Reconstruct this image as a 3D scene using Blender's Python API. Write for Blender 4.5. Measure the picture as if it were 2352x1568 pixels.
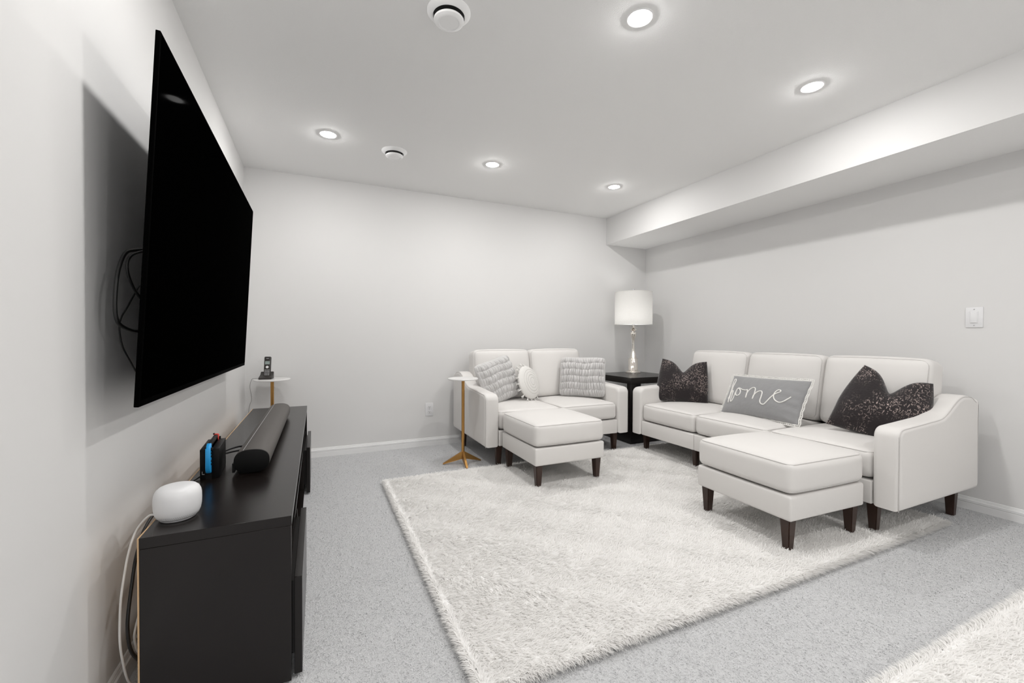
import bpy, bmesh, math, random
import numpy as np
from mathutils import Vector, Matrix
random.seed(7)
rng = np.random.default_rng(11)
for o in list(bpy.data.objects):
    bpy.data.objects.remove(o)
scene = bpy.context.scene
COL = scene.collection
PI = math.pi

# ------------------------------------------------------------------ camera
cam = bpy.data.cameras.new('camera')
cam.sensor_width = 36.0
cam.lens = 979.96 / 2352 * 36.0
cam.clip_start = 0.02
cam_o = bpy.data.objects.new('camera', cam)
COL.objects.link(cam_o)
_r = Vector((0.90946169, -0.41577773, 0.00288355))
_u = Vector((0.00205564, 0.01143128, 0.99993255))
_f = Vector((0.41578265, 0.90939441, -0.011251))
cam_o.matrix_world = Matrix(((_r.x, _u.x, -_f.x, 0.5406), (_r.y, _u.y, -_f.y, -4.0962),
                             (_r.z, _u.z, -_f.z, 1.0585), (0, 0, 0, 1)))
scene.camera = cam_o
# ------------------------------------------------------------------ world, exposure
w = bpy.data.worlds.new('world')
scene.world = w
w.use_nodes = True
w.node_tree.nodes['Background'].inputs[0].default_value = (0.8, 0.8, 0.8, 1)
w.node_tree.nodes['Background'].inputs[1].default_value = 0.0     # closed basement room: lamps only
LAMP_EMISSION = 255.0
LAMP_COLOR = (1.0, 0.985, 0.965, 1)
vs = scene.view_settings
vs.view_transform = 'Standard'
vs.look = 'None'
vs.gamma = 1.0
vs.exposure = 1.0
vs.use_curve_mapping = False

# ------------------------------------------------------------------ materials
def mat(name, col, rough=0.5, metal=0.0, spec=0.5, bump=None, var=None, sheen=0.0, coat=0.0, emit=None):
    """bump=(scale, strength, distance); var=(scale, amount) brightness variation of the thing's own colour"""
    m = bpy.data.materials.new(name)
    m.use_nodes = True
    nt = m.node_tree
    b = nt.nodes['Principled BSDF']
    b.inputs['Base Color'].default_value = (*col, 1)
    b.inputs['Roughness'].default_value = rough
    b.inputs['Metallic'].default_value = metal
    b.inputs['Specular IOR Level'].default_value = spec
    if sheen:
        b.inputs['Sheen Weight'].default_value = sheen
    if coat:
        b.inputs['Coat Weight'].default_value = coat
    if emit:
        b.inputs['Emission Color'].default_value = (*emit[0], 1)
        b.inputs['Emission Strength'].default_value = emit[1]
    tc = nt.nodes.new('ShaderNodeTexCoord')
    if bump:
        n = nt.nodes.new('ShaderNodeTexNoise')
        n.inputs['Scale'].default_value = bump[0]
        n.inputs['Detail'].default_value = 4
        bp = nt.nodes.new('ShaderNodeBump')
        bp.inputs['Strength'].default_value = bump[1]
        bp.inputs['Distance'].default_value = bump[2]
        nt.links.new(tc.outputs['Object'], n.inputs['Vector'])
        nt.links.new(n.outputs['Fac'], bp.inputs['Height'])
        nt.links.new(bp.outputs['Normal'], b.inputs['Normal'])
    if var:
        n = nt.nodes.new('ShaderNodeTexNoise')
        n.inputs['Scale'].default_value = var[0]
        n.inputs['Detail'].default_value = 3
        r = nt.nodes.new('ShaderNodeMapRange')
        r.inputs['To Min'].default_value = 1 - var[1]
        r.inputs['To Max'].default_value = 1 + var[1]
        mx = nt.nodes.new('ShaderNodeVectorMath')
        mx.operation = 'SCALE'
        mx.inputs[0].default_value = col
        nt.links.new(tc.outputs['Object'], n.inputs['Vector'])
        nt.links.new(n.outputs['Fac'], r.inputs['Value'])
        nt.links.new(r.outputs['Result'], mx.inputs['Scale'])
        nt.links.new(mx.outputs['Vector'], b.inputs['Base Color'])
    return m

M = {}
M['wall'] = mat('wall_paint', (0.765, 0.76, 0.755), 0.55, spec=0.3, bump=(260, 0.08, 0.001))
M['ceiling'] = mat('ceiling_stipple', (0.90, 0.898, 0.892), 0.9, spec=0.1, bump=(330, 0.35, 0.003))
M['trim'] = mat('trim_paint', (0.88, 0.88, 0.88), 0.35)
M['carpet'] = mat('carpet', (0.61, 0.613, 0.622), 0.95, spec=0.1, bump=(220, 0.7, 0.006), var=(90, 0.15))
M['rug'] = mat('rug_backing', (0.96, 0.955, 0.945), 0.95, spec=0.1, bump=(60, 0.5, 0.01))
def pile_mat(name, col, fac, var):
    m = bpy.data.materials.new(name); m.use_nodes = True
    nt = m.node_tree
    nt.nodes.remove(nt.nodes['Principled BSDF'])
    d = nt.nodes.new('ShaderNodeBsdfDiffuse'); t = nt.nodes.new('ShaderNodeBsdfTranslucent')
    mx = nt.nodes.new('ShaderNodeMixShader'); mx.inputs[0].default_value = fac
    tc = nt.nodes.new('ShaderNodeTexCoord'); n = nt.nodes.new('ShaderNodeTexNoise'); n.inputs['Scale'].default_value = 40
    r = nt.nodes.new('ShaderNodeMapRange'); r.inputs['To Min'].default_value = 1 - var; r.inputs['To Max'].default_value = 1
    sc = nt.nodes.new('ShaderNodeVectorMath'); sc.operation = 'SCALE'; sc.inputs[0].default_value = col
    nt.links.new(tc.outputs['Object'], n.inputs['Vector']); nt.links.new(n.outputs['Fac'], r.inputs['Value'])
    nt.links.new(r.outputs[0], sc.inputs['Scale'])
    nt.links.new(sc.outputs[0], d.inputs[0]); nt.links.new(sc.outputs[0], t.inputs[0])
    nt.links.new(d.outputs[0], mx.inputs[1]); nt.links.new(t.outputs[0], mx.inputs[2])
    nt.links.new(mx.outputs[0], nt.nodes['Material Output'].inputs[0])
    return m
M['rug_pile'] = pile_mat('rug_pile', (0.99, 0.98, 0.965), 0.38, 0.02)
M['carpet_pile'] = pile_mat('carpet_pile', (0.77, 0.772, 0.782), 0.15, 0.14)
M['leather'] = mat('sofa_leather', (0.765, 0.745, 0.725), 0.50, spec=0.35, bump=(420, 0.10, 0.001))
M['piping'] = mat('sofa_piping', (0.60, 0.58, 0.565), 0.5, spec=0.3)
M['walnut'] = mat('dark_walnut', (0.035, 0.016, 0.010), 0.4, bump=(40, 0.1, 0.002), var=(12, 0.35))
M['black_brown'] = mat('black_brown_foil', (0.0065, 0.0042, 0.0035), 0.26, spec=0.46, bump=(300, 0.05, 0.001), var=(6, 0.15))
M['raw_edge'] = mat('raw_fibreboard', (0.62, 0.42, 0.24), 0.8)
M['tv_black'] = mat('tv_plastic', (0.0015, 0.0015, 0.0015), 0.5)
M['tv_black'].node_tree.nodes['Principled BSDF'].inputs['IOR'].default_value = 1.02
M['tv_screen'] = mat('tv_screen_glass', (0.0004, 0.0004, 0.0004), 0.05)
M['tv_screen'].node_tree.nodes['Principled BSDF'].inputs['IOR'].default_value = 1.0015   # matt anti-glare film
M['black'] = mat('black_plastic', (0.004, 0.004, 0.004), 0.45, spec=0.2)
M['rubber'] = mat('black_cable_sheath', (0.01, 0.01, 0.01), 0.45)
M['grille'] = mat('soundbar_cloth', (0.075, 0.066, 0.060), 0.5, spec=0.5, bump=(900, 0.3, 0.001))
M['white_plastic'] = mat('white_plastic', (0.82, 0.82, 0.83), 0.4)
M['vent_white'] = mat('white_enamel', (0.94, 0.94, 0.94), 0.4)
M['grey_cord'] = mat('grey_cord_sheath', (0.30, 0.29, 0.28), 0.5)
M['white_cord'] = mat('white_cord_sheath', (0.80, 0.79, 0.77), 0.45)
M['blue'] = mat('blue_plastic', (0.02, 0.36, 0.80), 0.4)
M['red'] = mat('red_plastic', (0.80, 0.06, 0.04), 0.4)
M['brass'] = mat('brushed_brass', (0.50, 0.27, 0.085), 0.32, metal=0.9)
M['marble'] = mat('white_marble', (0.82, 0.81, 0.80), 0.25, var=(9, 0.06))
M['chrome'] = mat('polished_nickel', (0.80, 0.76, 0.71), 0.06, metal=1.0)
M['slot'] = mat('dark_slot', (0.02, 0.02, 0.02), 0.6)
M['fur'] = mat('grey_ruched_fur', (0.64, 0.63, 0.625), 0.85, spec=0.2, bump=(500, 0.5, 0.002), sheen=0.2)
M['knit'] = mat('white_cotton', (0.78, 0.765, 0.74), 0.85, spec=0.2, bump=(350, 0.35, 0.0015))
M['thread'] = mat('white_cotton_thread', (0.85, 0.84, 0.81), 0.8, spec=0.2)
M['velvet'] = mat('grey_velvet', (0.27, 0.27, 0.275), 0.55, spec=0.3, sheen=0.6, bump=(14, 0.25, 0.02))
M['display'] = mat('phone_display', (0.30, 0.36, 0.34), 0.3)
M['silver'] = mat('silver_plastic', (0.55, 0.55, 0.56), 0.3, metal=0.6)
M['handset'] = mat('brown_black_plastic', (0.022, 0.018, 0.016), 0.35)
M['lamp_glow'] = mat('downlight_diffuser', (0.9, 0.9, 0.9), 0.5, emit=(LAMP_COLOR[:3], LAMP_EMISSION))

def velvet_dark():
    m = mat('distressed_dark_velvet', (0.02, 0.013, 0.014), 0.6, spec=0.25, sheen=0.38)
    nt = m.node_tree
    b = nt.nodes['Principled BSDF']
    tc = nt.nodes.new('ShaderNodeTexCoord')
    def math_node(op, a, c=None):
        n = nt.nodes.new('ShaderNodeMath'); n.operation = op
        nt.links.new(a, n.inputs[0])
        if c is not None:
            if isinstance(c, (int, float)):
                n.inputs[1].default_value = c
            else:
                nt.links.new(c, n.inputs[1])
        return n.outputs[0]
    outs = []
    for cell, thr in (((0.0028, 1.0, 0.011), 0.86), ((0.011, 1.0, 0.0028), 0.88)):   # woven dashes, upright and lying
        sn = nt.nodes.new('ShaderNodeVectorMath'); sn.operation = 'SNAP'
        sn.inputs[1].default_value = cell
        nt.links.new(tc.outputs['Object'], sn.inputs[0])
        wn = nt.nodes.new('ShaderNodeTexWhiteNoise'); wn.noise_dimensions = '3D'
        nt.links.new(sn.outputs[0], wn.inputs['Vector'])
        outs.append(math_node('GREATER_THAN', wn.outputs['Value'], thr))
    dash = math_node('MAXIMUM', outs[0], outs[1])
    n2 = nt.nodes.new('ShaderNodeTexNoise'); n2.inputs['Scale'].default_value = 7; n2.inputs['Detail'].default_value = 3
    nt.links.new(tc.outputs['Object'], n2.inputs['Vector'])
    r2 = nt.nodes.new('ShaderNodeMapRange')
    r2.inputs['From Min'].default_value = 0.42; r2.inputs['From Max'].default_value = 0.60
    nt.links.new(n2.outputs['Fac'], r2.inputs['Value'])
    # the thread is worn away in patches
    n3 = nt.nodes.new('ShaderNodeTexNoise'); n3.inputs['Scale'].default_value = 160
    nt.links.new(tc.outputs['Object'], n3.inputs['Vector'])
    r3 = nt.nodes.new('ShaderNodeMapRange'); r3.inputs['From Min'].default_value = 0.42; r3.inputs['From Max'].default_value = 0.56
    nt.links.new(n3.outputs['Fac'], r3.inputs['Value'])
    f = math_node('MULTIPLY', math_node('MULTIPLY', dash, r2.outputs[0]), r3.outputs[0])
    mc = nt.nodes.new('ShaderNodeMix'); mc.data_type = 'RGBA'
    mc.inputs['A'].default_value = (0.0125, 0.008, 0.009, 1)
    mc.inputs['B'].default_value = (0.50, 0.40, 0.37, 1)
    nt.links.new(f, mc.inputs['Factor'])
    nt.links.new(mc.outputs['Result'], b.inputs['Base Color'])
    bp = nt.nodes.new('ShaderNodeBump'); bp.inputs['Strength'].default_value = 0.6; bp.inputs['Distance'].default_value = 0.004
    nb = nt.nodes.new('ShaderNodeTexNoise'); nb.inputs['Scale'].default_value = 90
    nt.links.new(tc.outputs['Object'], nb.inputs['Vector'])
    nt.links.new(nb.outputs['Fac'], bp.inputs['Height']); nt.links.new(bp.outputs['Normal'], b.inputs['Normal'])
    return m
M['dark_velvet'] = velvet_dark()

def shade_mat():
    m = bpy.data.materials.new('lamp_shade_linen'); m.use_nodes = True
    nt = m.node_tree
    nt.nodes.remove(nt.nodes['Principled BSDF'])
    out = nt.nodes['Material Output']
    d = nt.nodes.new('ShaderNodeBsdfDiffuse'); d.inputs[0].default_value = (0.86, 0.85, 0.83, 1)
    t = nt.nodes.new('ShaderNodeBsdfTranslucent'); t.inputs[0].default_value = (0.88, 0.875, 0.865, 1)
    mx = nt.nodes.new('ShaderNodeMixShader'); mx.inputs[0].default_value = 0.4
    tc = nt.nodes.new('ShaderNodeTexCoord')
    wv = nt.nodes.new('ShaderNodeTexVoronoi'); wv.inputs['Scale'].default_value = 75
    mp = nt.nodes.new('ShaderNodeMapping'); mp.inputs['Scale'].default_value = (1, 1, 1.8)
    bp = nt.nodes.new('ShaderNodeBump'); bp.inputs['Strength'].default_value = 0.5; bp.inputs['Distance'].default_value = 0.004
    nt.links.new(tc.outputs['Object'], mp.inputs[0]); nt.links.new(mp.outputs[0], wv.inputs['Vector'])
    nt.links.new(wv.outputs['Distance'], bp.inputs['Height'])
    nt.links.new(bp.outputs[0], d.inputs['Normal'])
    nt.links.new(d.outputs[0], mx.inputs[1]); nt.links.new(t.outputs[0], mx.inputs[2])
    nt.links.new(mx.outputs[0], out.inputs[0])
    return m
M['shade'] = shade_mat()

# ------------------------------------------------------------------ helpers
def link(name, me, m, parent=None, loc=(0, 0, 0), rot=None, smooth=True, auto=None):
    o = bpy.data.objects.new(name, me)
    COL.objects.link(o)
    if m is not None and not me.materials:
        me.materials.append(M[m] if isinstance(m, str) else m)
    if parent is not None:
        o.parent = parent
    o.location = loc
    if rot is not None:
        o.rotation_euler = rot
    if smooth:
        me.shade_smooth()
        if auto:
            me.set_sharp_from_angle(angle=math.radians(auto))
    return o

def pyd(name, v, f):
    me = bpy.data.meshes.new(name)
    me.from_pydata([tuple(a) for a in v], [], [tuple(a) for a in f])
    me.update()
    return me

def thing(name, label, cat, loc=(0, 0, 0), rz=0.0, group=None, rot=None):
    o = bpy.data.objects.new(name, None)
    o.empty_display_size = 0.05
    COL.objects.link(o)
    o.location = loc
    o.rotation_euler = rot if rot is not None else (0, 0, rz)
    return tag(o, label, cat, group)

def tag(o, label, cat, group=None):
    o['label'] = label
    o['category'] = cat
    if group:
        o['group'] = group
    return o

def structure(o, label=None):
    o['kind'] = 'structure'
    if label:
        o['label'] = label
    return o

def box_mesh(x0, x1, y0, y1, z0, z1, bev=0.0, seg=2):
    bm = bmesh.new()
    bmesh.ops.create_cube(bm, size=1.0)
    for v in bm.verts:
        v.co = Vector(((x0 + x1) / 2 + v.co.x * (x1 - x0), (y0 + y1) / 2 + v.co.y * (y1 - y0), (z0 + z1) / 2 + v.co.z * (z1 - z0)))
    if bev:
        bmesh.ops.bevel(bm, geom=list(bm.edges), offset=bev, segments=seg, profile=0.5, affect='EDGES')
    me = bpy.data.meshes.new('box')
    bm.to_mesh(me); bm.free()
    return me

def box(name, x0, x1, y0, y1, z0, z1, m, parent=None, bev=0.0, seg=2):
    return link(name, box_mesh(x0, x1, y0, y1, z0, z1, bev, seg), m, parent, smooth=bev > 0, auto=40 if bev else None)

def grid_box(w, d, h, n=14):
    """surface grid of a cube centred at the origin -> verts array in [-1,1]^3 and quads"""
    idx = {}
    V = []; F = []
    def vid(p):
        k = tuple(int(round(a)) for a in p)
        if k not in idx:
            idx[k] = len(V); V.append(tuple(2 * a / n - 1 for a in k))
        return idx[k]
    for ax in range(3):
        for s in (0, n):
            for i in range(n):
                for j in range(n):
                    q = []
                    for (a, b) in ((i, j), (i + 1, j), (i + 1, j + 1), (i, j + 1)):
                        p = [0, 0, 0]
                        p[ax] = s; p[(ax + 1) % 3] = a; p[(ax + 2) % 3] = b
                        q.append(vid(p))
                    F.append(q if s == n else q[::-1])
    return np.array(V), F

def puffer(w, d, h, crown_top=0.0, crown_bot=0.0, crown_front=0.0, bulge=0.0):
    half = np.array([w, d, h]) / 2
    def f(P):
        P = np.array(P, float)
        u = np.clip(P / half, -1, 1)
        Q = P.copy()
        puff = (1 - u[:, 0] ** 2) * (1 - u[:, 1] ** 2)
        Q[:, 2] += np.where(u[:, 2] > 0, crown_top, -crown_bot) * puff ** 0.8 * np.abs(u[:, 2])
        pf = (1 - u[:, 0] ** 2) * (1 - u[:, 2] ** 2 * 0.8)
        Q[:, 1] += np.where(u[:, 1] < 0, -crown_front, bulge) * pf ** 0.7 * np.abs(u[:, 1])
        ps = (1 - u[:, 1] ** 2) * (1 - u[:, 2] ** 2 * 0.8)
        Q[:, 0] += bulge * ps ** 0.7 * u[:, 0]
        return Q
    return f

def cushion_verts(w, d, h, r, f, n=16):
    """a padded rounded box (w along x, d along y, h along z), puffed by f"""
    V, F = grid_box(w, d, h, n)
    S = np.sign(V) * (1 - (1 - np.abs(V)) ** 1.6)          # more grid lines near the edges
    half = np.array([w, d, h]) / 2
    P = S * half
    inner = np.maximum(half - r, 1e-4)
    C = np.clip(P, -inner, inner)
    D = P - C
    L = np.linalg.norm(D, axis=1, keepdims=True)
    L[L < 1e-9] = 1
    P = np.where(np.abs(D).sum(1, keepdims=True) > 1e-9, C + D / L * r, P)
    return f(P), F

def rim(w, d, at, r, plane):
    """seam path along the middle of a rounded rim; plane 'z' at height at, or 'y' at depth at"""
    q = r * (1 - 1 / math.sqrt(2)) - 0.0006
    a2, b2 = w / 2 - q, d / 2 - q
    at = math.copysign(abs(at) - q, at)
    rr = r * 0.95
    pts = []
    N = 14
    for (cx, cy, a0) in ((a2 - rr, b2 - rr, 0), (-a2 + rr, b2 - rr, PI / 2), (-a2 + rr, -b2 + rr, PI), (a2 - rr, -b2 + rr, 3 * PI / 2)):
        for k in range(6):
            a = a0 + PI / 2 * k / 5
            pts.append((cx + rr * math.cos(a), cy + rr * math.sin(a)))
    full = []
    n = len(pts)
    for i in range(n):
        p0, p1 = pts[i], pts[(i + 1) % n]
        m = max(1, int(math.hypot(p1[0] - p0[0], p1[1] - p0[1]) / 0.03))
        for k in range(m):
            full.append((p0[0] + (p1[0] - p0[0]) * k / m, p0[1] + (p1[1] - p0[1]) * k / m))
    return [(x, y, at) if plane == 'z' else (x, at, y) for x, y in full]

def tube_data(pts, r, seg=8, closed=False, caps=True):
    P = [Vector(p) for p in pts]
    n = len(P)
    V = []; F = []
    prev = None
    for i in range(n):
        if closed:
            t = (P[(i + 1) % n] - P[i - 1]).normalized()
        else:
            t = (P[min(i + 1, n - 1)] - P[max(i - 1, 0)]).normalized()
        if prev is None:
            a = Vector((0, 0, 1)) if abs(t.z) < 0.9 else Vector((1, 0, 0))
            nrm = t.cross(a).normalized()
        else:
            nrm = (prev - t * prev.dot(t))
            nrm = nrm.normalized() if nrm.length > 1e-6 else t.orthogonal().normalized()
        prev = nrm
        b = t.cross(nrm)
        rr = r[i] if hasattr(r, '__len__') else r
        for k in range(seg):
            a = 2 * PI * k / seg
            V.append(P[i] + nrm * (math.cos(a) * rr) + b * (math.sin(a) * rr))
    m = n if closed else n - 1
    for i in range(m):
        j = (i + 1) % n
        for k in range(seg):
            l = (k + 1) % seg
            F.append((i * seg + k, i * seg + l, j * seg + l, j * seg + k))
    if caps and not closed:
        F.append(tuple(range(seg - 1, -1, -1)))
        F.append(tuple((n - 1) * seg + k for k in range(seg)))
    return V, F

def spline(pts, per=8, closed=False):
    P = [Vector(p) for p in pts]
    n = len(P)
    out = []
    m = n if closed else n - 1
    for i in range(m):
        if closed:
            p0, p1, p2, p3 = P[i - 1], P[i], P[(i + 1) % n], P[(i + 2) % n]
        else:
            p0, p1, p2, p3 = P[max(i - 1, 0)], P[i], P[i + 1], P[min(i + 2, n - 1)]
        for k in range(per):
            t = k / per
            out.append(0.5 * ((2 * p1) + (p2 - p0) * t + (2 * p0 - 5 * p1 + 4 * p2 - p3) * t * t + (3 * p1 - p0 - 3 * p2 + p3) * t ** 3))
    if not closed:
        out.append(P[-1])
    return out

def tube(name, pts, r, m, parent=None, seg=8, closed=False):
    V, F = tube_data(pts, r, seg, closed)
    return link(name, pyd(name, V, F), m, parent)

def lathe(name, prof, m, parent=None, seg=32, loc=(0, 0, 0), auto=35):
    V = []; F = []
    n = len(prof)
    for (r, z) in prof:
        for k in range(seg):
            a = 2 * PI * k / seg
            V.append((r * math.cos(a), r * math.sin(a), z))
    for i in range(n - 1):
        for k in range(seg):
            l = (k + 1) % seg
            F.append((i * seg + k, i * seg + l, (i + 1) * seg + l, (i + 1) * seg + k))
    if prof[0][0] > 1e-6:
        F.append(tuple(range(seg - 1, -1, -1)))
    if prof[-1][0] > 1e-6:
        F.append(tuple((n - 1) * seg + k for k in range(seg)))
    me = pyd(name, V, F)
    bm = bmesh.new(); bm.from_mesh(me)
    bmesh.ops.remove_doubles(bm, verts=bm.verts, dist=1e-6)
    bmesh.ops.recalc_face_normals(bm, faces=bm.faces)
    bm.to_mesh(me); bm.free()
    return link(name, me, m, parent, loc, auto=auto)

def prism_mesh(poly, h0, h1, axis='x', bev=0.0, seg=3):
    """extrude a 2D polygon along an axis; poly coordinates are the two other axes in cyclic order"""
    bm = bmesh.new()
    def P(a, b, h):
        return {'x': (h, a, b), 'y': (a, h, b), 'z': (a, b, h)}[axis]
    A = [bm.verts.new(P(a, b, h0)) for a, b in poly]
    B = [bm.verts.new(P(a, b, h1)) for a, b in poly]
    n = len(poly)
    f0 = bm.faces.new(A); f1 = bm.faces.new(B)
    for i in range(n):
        bm.faces.new((A[i], A[(i + 1) % n], B[(i + 1) % n], B[i]))
    bmesh.ops.recalc_face_normals(bm, faces=bm.faces)
    if bev:
        bmesh.ops.bevel(bm, geom=list(f0.edges) + list(f1.edges), offset=bev, segments=seg, profile=0.5, affect='EDGES')
    me = bpy.data.meshes.new('prism')
    bm.to_mesh(me); bm.free()
    return me

def copy_tree(o, parent=None):
    c = o.copy()
    COL.objects.link(c)
    c.parent = parent
    for ch in list(o.children):
        copy_tree(ch, c)
    return c

# ------------------------------------------------------------------ the room
RX, RYB, H = 4.2104, -8.7, 2.44
BX, BZ = 3.62, 2.1368
T = 0.1
structure(box('floor', -T, RX + T, RYB - T, T, -0.12, 0.0, 'carpet'))
structure(box('ceiling', -T, RX + T, RYB - T, T, H, H + 0.12, 'ceiling'))
structure(box('wall_left', -T, 0, RYB - T, T, 0, H, 'wall'))
structure(box('wall_back', 0, RX, 0, T, 0, H, 'wall'))
structure(box('wall_right', RX, RX + T, RYB - T, T, 0, H, 'wall'))
structure(box('wall_front', 0, RX, RYB - T, RYB, 0, H, 'wall'))
bh = structure(box('ceiling_bulkhead', BX, RX, RYB, 0, BZ, H, 'wall'), 'boxed-in bulkhead running along the right wall under the ceiling')
bh.data.materials.append(M['ceiling'])
for f in bh.data.polygons:
    if f.normal.z < -0.9:
        f.material_index = 1

BB = [(0, 0), (0.012, 0), (0.012, 0.040), (0.0105, 0.043), (0.0135, 0.047), (0.0135, 0.060), (0.0085, 0.0635), (0.0085, 0.067),
      (0.0065, 0.0705), (0.0065, 0.0745), (0.004, 0.078), (0, 0.078)]
def baseboard(name, axis, at, sgn, a0, a1):
    if axis == 'y':          # runs along Y at x = at
        me = prism_mesh([(at + sgn * d, z) for d, z in BB], a0, a1, 'y')
    else:                    # runs along X at y = at
        me = prism_mesh([(at + sgn * d, z) for d, z in BB], a0, a1, 'x')
    structure(link(name, me, 'trim', smooth=False))
baseboard('baseboard_left', 'y', 0.0, 1, RYB, 0)
baseboard('baseboard_right', 'y', RX, -1, RYB, 0)
baseboard('baseboard_back', 'x', 0.0, -1, 0.0135, RX - 0.0135)

# ------------------------------------------------------------------ recessed downlights
LG = 'recessed ceiling downlights'
def make_downlight():
    t = thing('recessed_downlight', '', 'ceiling light')
    lathe('trim_ring', [(0.0418, -0.0005), (0.0418, -0.0018), (0.0500, -0.0034), (0.0560, -0.0036), (0.0585, -0.002), (0.0590, 0.002), (0.0418, 0.002), (0.0418, -0.0005)], 'vent_white', t, 40)
    rd, hd = 0.0412, 0.010
    prof = [(rd * k / 8, -0.0015 - hd * (1 - (k / 8) ** 2)) for k in range(9)]
    lathe('diffuser', prof[:-1] + [(rd, -0.0015), (0.0, -0.0005)], 'lamp_glow', t, 40, auto=180)
    return t
dl0 = make_downlight()
LIGHTS = [(0.614, -0.90, 'lit round ceiling downlight beside the vent by the far wall and the television wall'),
          (1.825, -0.90, 'lit round ceiling downlight in the middle of the row along the far wall'),
          (3.03, -0.90, 'lit round ceiling downlight above the table lamp, next to the bulkhead end'),
          (1.815, -2.63, 'large lit round ceiling downlight above the middle of the shag rug'),
          (3.025, -2.63, 'lit round ceiling downlight by the bulkhead above the big footstool'),
          (0.614, -2.63, 'lit round ceiling downlight just above the television'),
          (1.82, -4.36, None), (3.03, -4.36, None), (0.614, -6.09, None), (1.82, -6.09, None), (3.03, -6.09, None),  # nearer pair follows the television's wall shadows; farther row unseen, added for ambient light
          (0.614, -7.82, None), (1.82, -7.82, None), (3.03, -7.82, None)]  # unseen row, added to brighten surfaces that face the camera
for i, (x, y, lab) in enumerate(LIGHTS):
    o = dl0 if i == 0 else copy_tree(dl0)
    o.location = (x, y, H)
    o['label'] = lab or 'unseen lit ceiling downlight in the part of the room behind the seating area'
    o['group'] = LG

# ------------------------------------------------------------------ ceiling air vents
def make_vent():
    t = thing('ceiling_vent', '', 'air vent')
    lathe('flange', [(0.066, 0.0), (0.092, 0.0), (0.092, -0.004), (0.087, -0.009), (0.071, -0.020), (0.067, -0.020), (0.066, 0.0)], 'vent_white', t, 40)
    lathe('throat', [(0.0, -0.003), (0.0655, -0.003), (0.0655, -0.001), (0.0, -0.001)], 'slot', t, 32)
    d = lathe('damper_dish', [(0.0, -0.026), (0.030, -0.026), (0.058, -0.029), (0.0635, -0.034), (0.062, -0.041), (0.052, -0.047), (0.044, -0.048), (0.041, -0.0455), (0.0, -0.0455)], 'vent_white', t, 40)
    lathe('stem', [(0.004, -0.003), (0.004, -0.028)], 'slot', t, 12)
    return t
v0 = make_vent(); v0.location = (1.055, -2.315, H)
v0['label'] = 'large round white air vent in the ceiling nearest the big downlight over the rug'
v0['group'] = 'round ceiling air vents'
v1 = copy_tree(v0); v1.location = (1.07, -0.815, H)
v1['label'] = 'round white ceiling air vent between two downlights along the far wall'

# ------------------------------------------------------------------ wall switch and outlet
t = thing('light_switch', 'white rocker light switch plate on the right wall beside the sofa', 'light switch', (RX, -2.894, 1.185))
box('plate', -0.006, 0, -0.0385, 0.0385, -0.062, 0.062, 'white_plastic', t, 0.002)
box('rocker_frame', -0.0085, -0.005, -0.018, 0.018, -0.036, 0.036, 'white_plastic', t, 0.001)
rk = box('rocker', -0.011, -0.007, -0.0145, 0.0145, -0.0325, 0.0325, 'white_plastic', t, 0.0012)
rk.rotation_euler = (0, math.radians(2.0), 0)
for z in (-0.049, 0.049):
    link('screw', prism_mesh([(0.003 * math.cos(a * PI / 5), z + 0.003 * math.sin(a * PI / 5)) for a in range(10)], -0.0075, -0.005, 'x'), 'silver', t, smooth=False)

t = thing('wall_outlet', 'white double socket outlet low on the far wall', 'wall outlet', (1.531, 0, 0.352))
box('plate', -0.0385, 0.0385, -0.006, 0, -0.063, 0.063, 'white_plastic', t, 0.002)
for z in (-0.022, 0.022):
    poly = []
    for k in range(24):
        a = 2 * PI * k / 24
        poly.append((0.018 * math.cos(a), z + max(-0.0135, min(0.0135, 0.018 * math.sin(a)))))
    s = link('socket', prism_mesh(poly, -0.0085, -0.005, 'y', 0.0006, 1), 'white_plastic', t, smooth=False)
    for dx, hh in ((-0.0065, 0.0055), (0.0065, 0.0045)):
        box('slot', dx - 0.0013, dx + 0.0013, -0.0090, -0.0080, z + 0.002 - hh / 2, z + 0.002 + hh / 2, 'slot', s)
    link('ground_hole', prism_mesh([(0.0026 * math.cos(2 * PI * k / 12), z - 0.0075 + 0.0026 * math.sin(2 * PI * k / 12)) for k in range(12)], -0.0090, -0.0080, 'y'), 'slot', s, smooth=False)
link('screw', prism_mesh([(0.003 * math.cos(a * PI / 5), 0.003 * math.sin(a * PI / 5)) for a in range(10)], -0.0075, -0.005, 'y'), 'silver', t, smooth=False)

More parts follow.
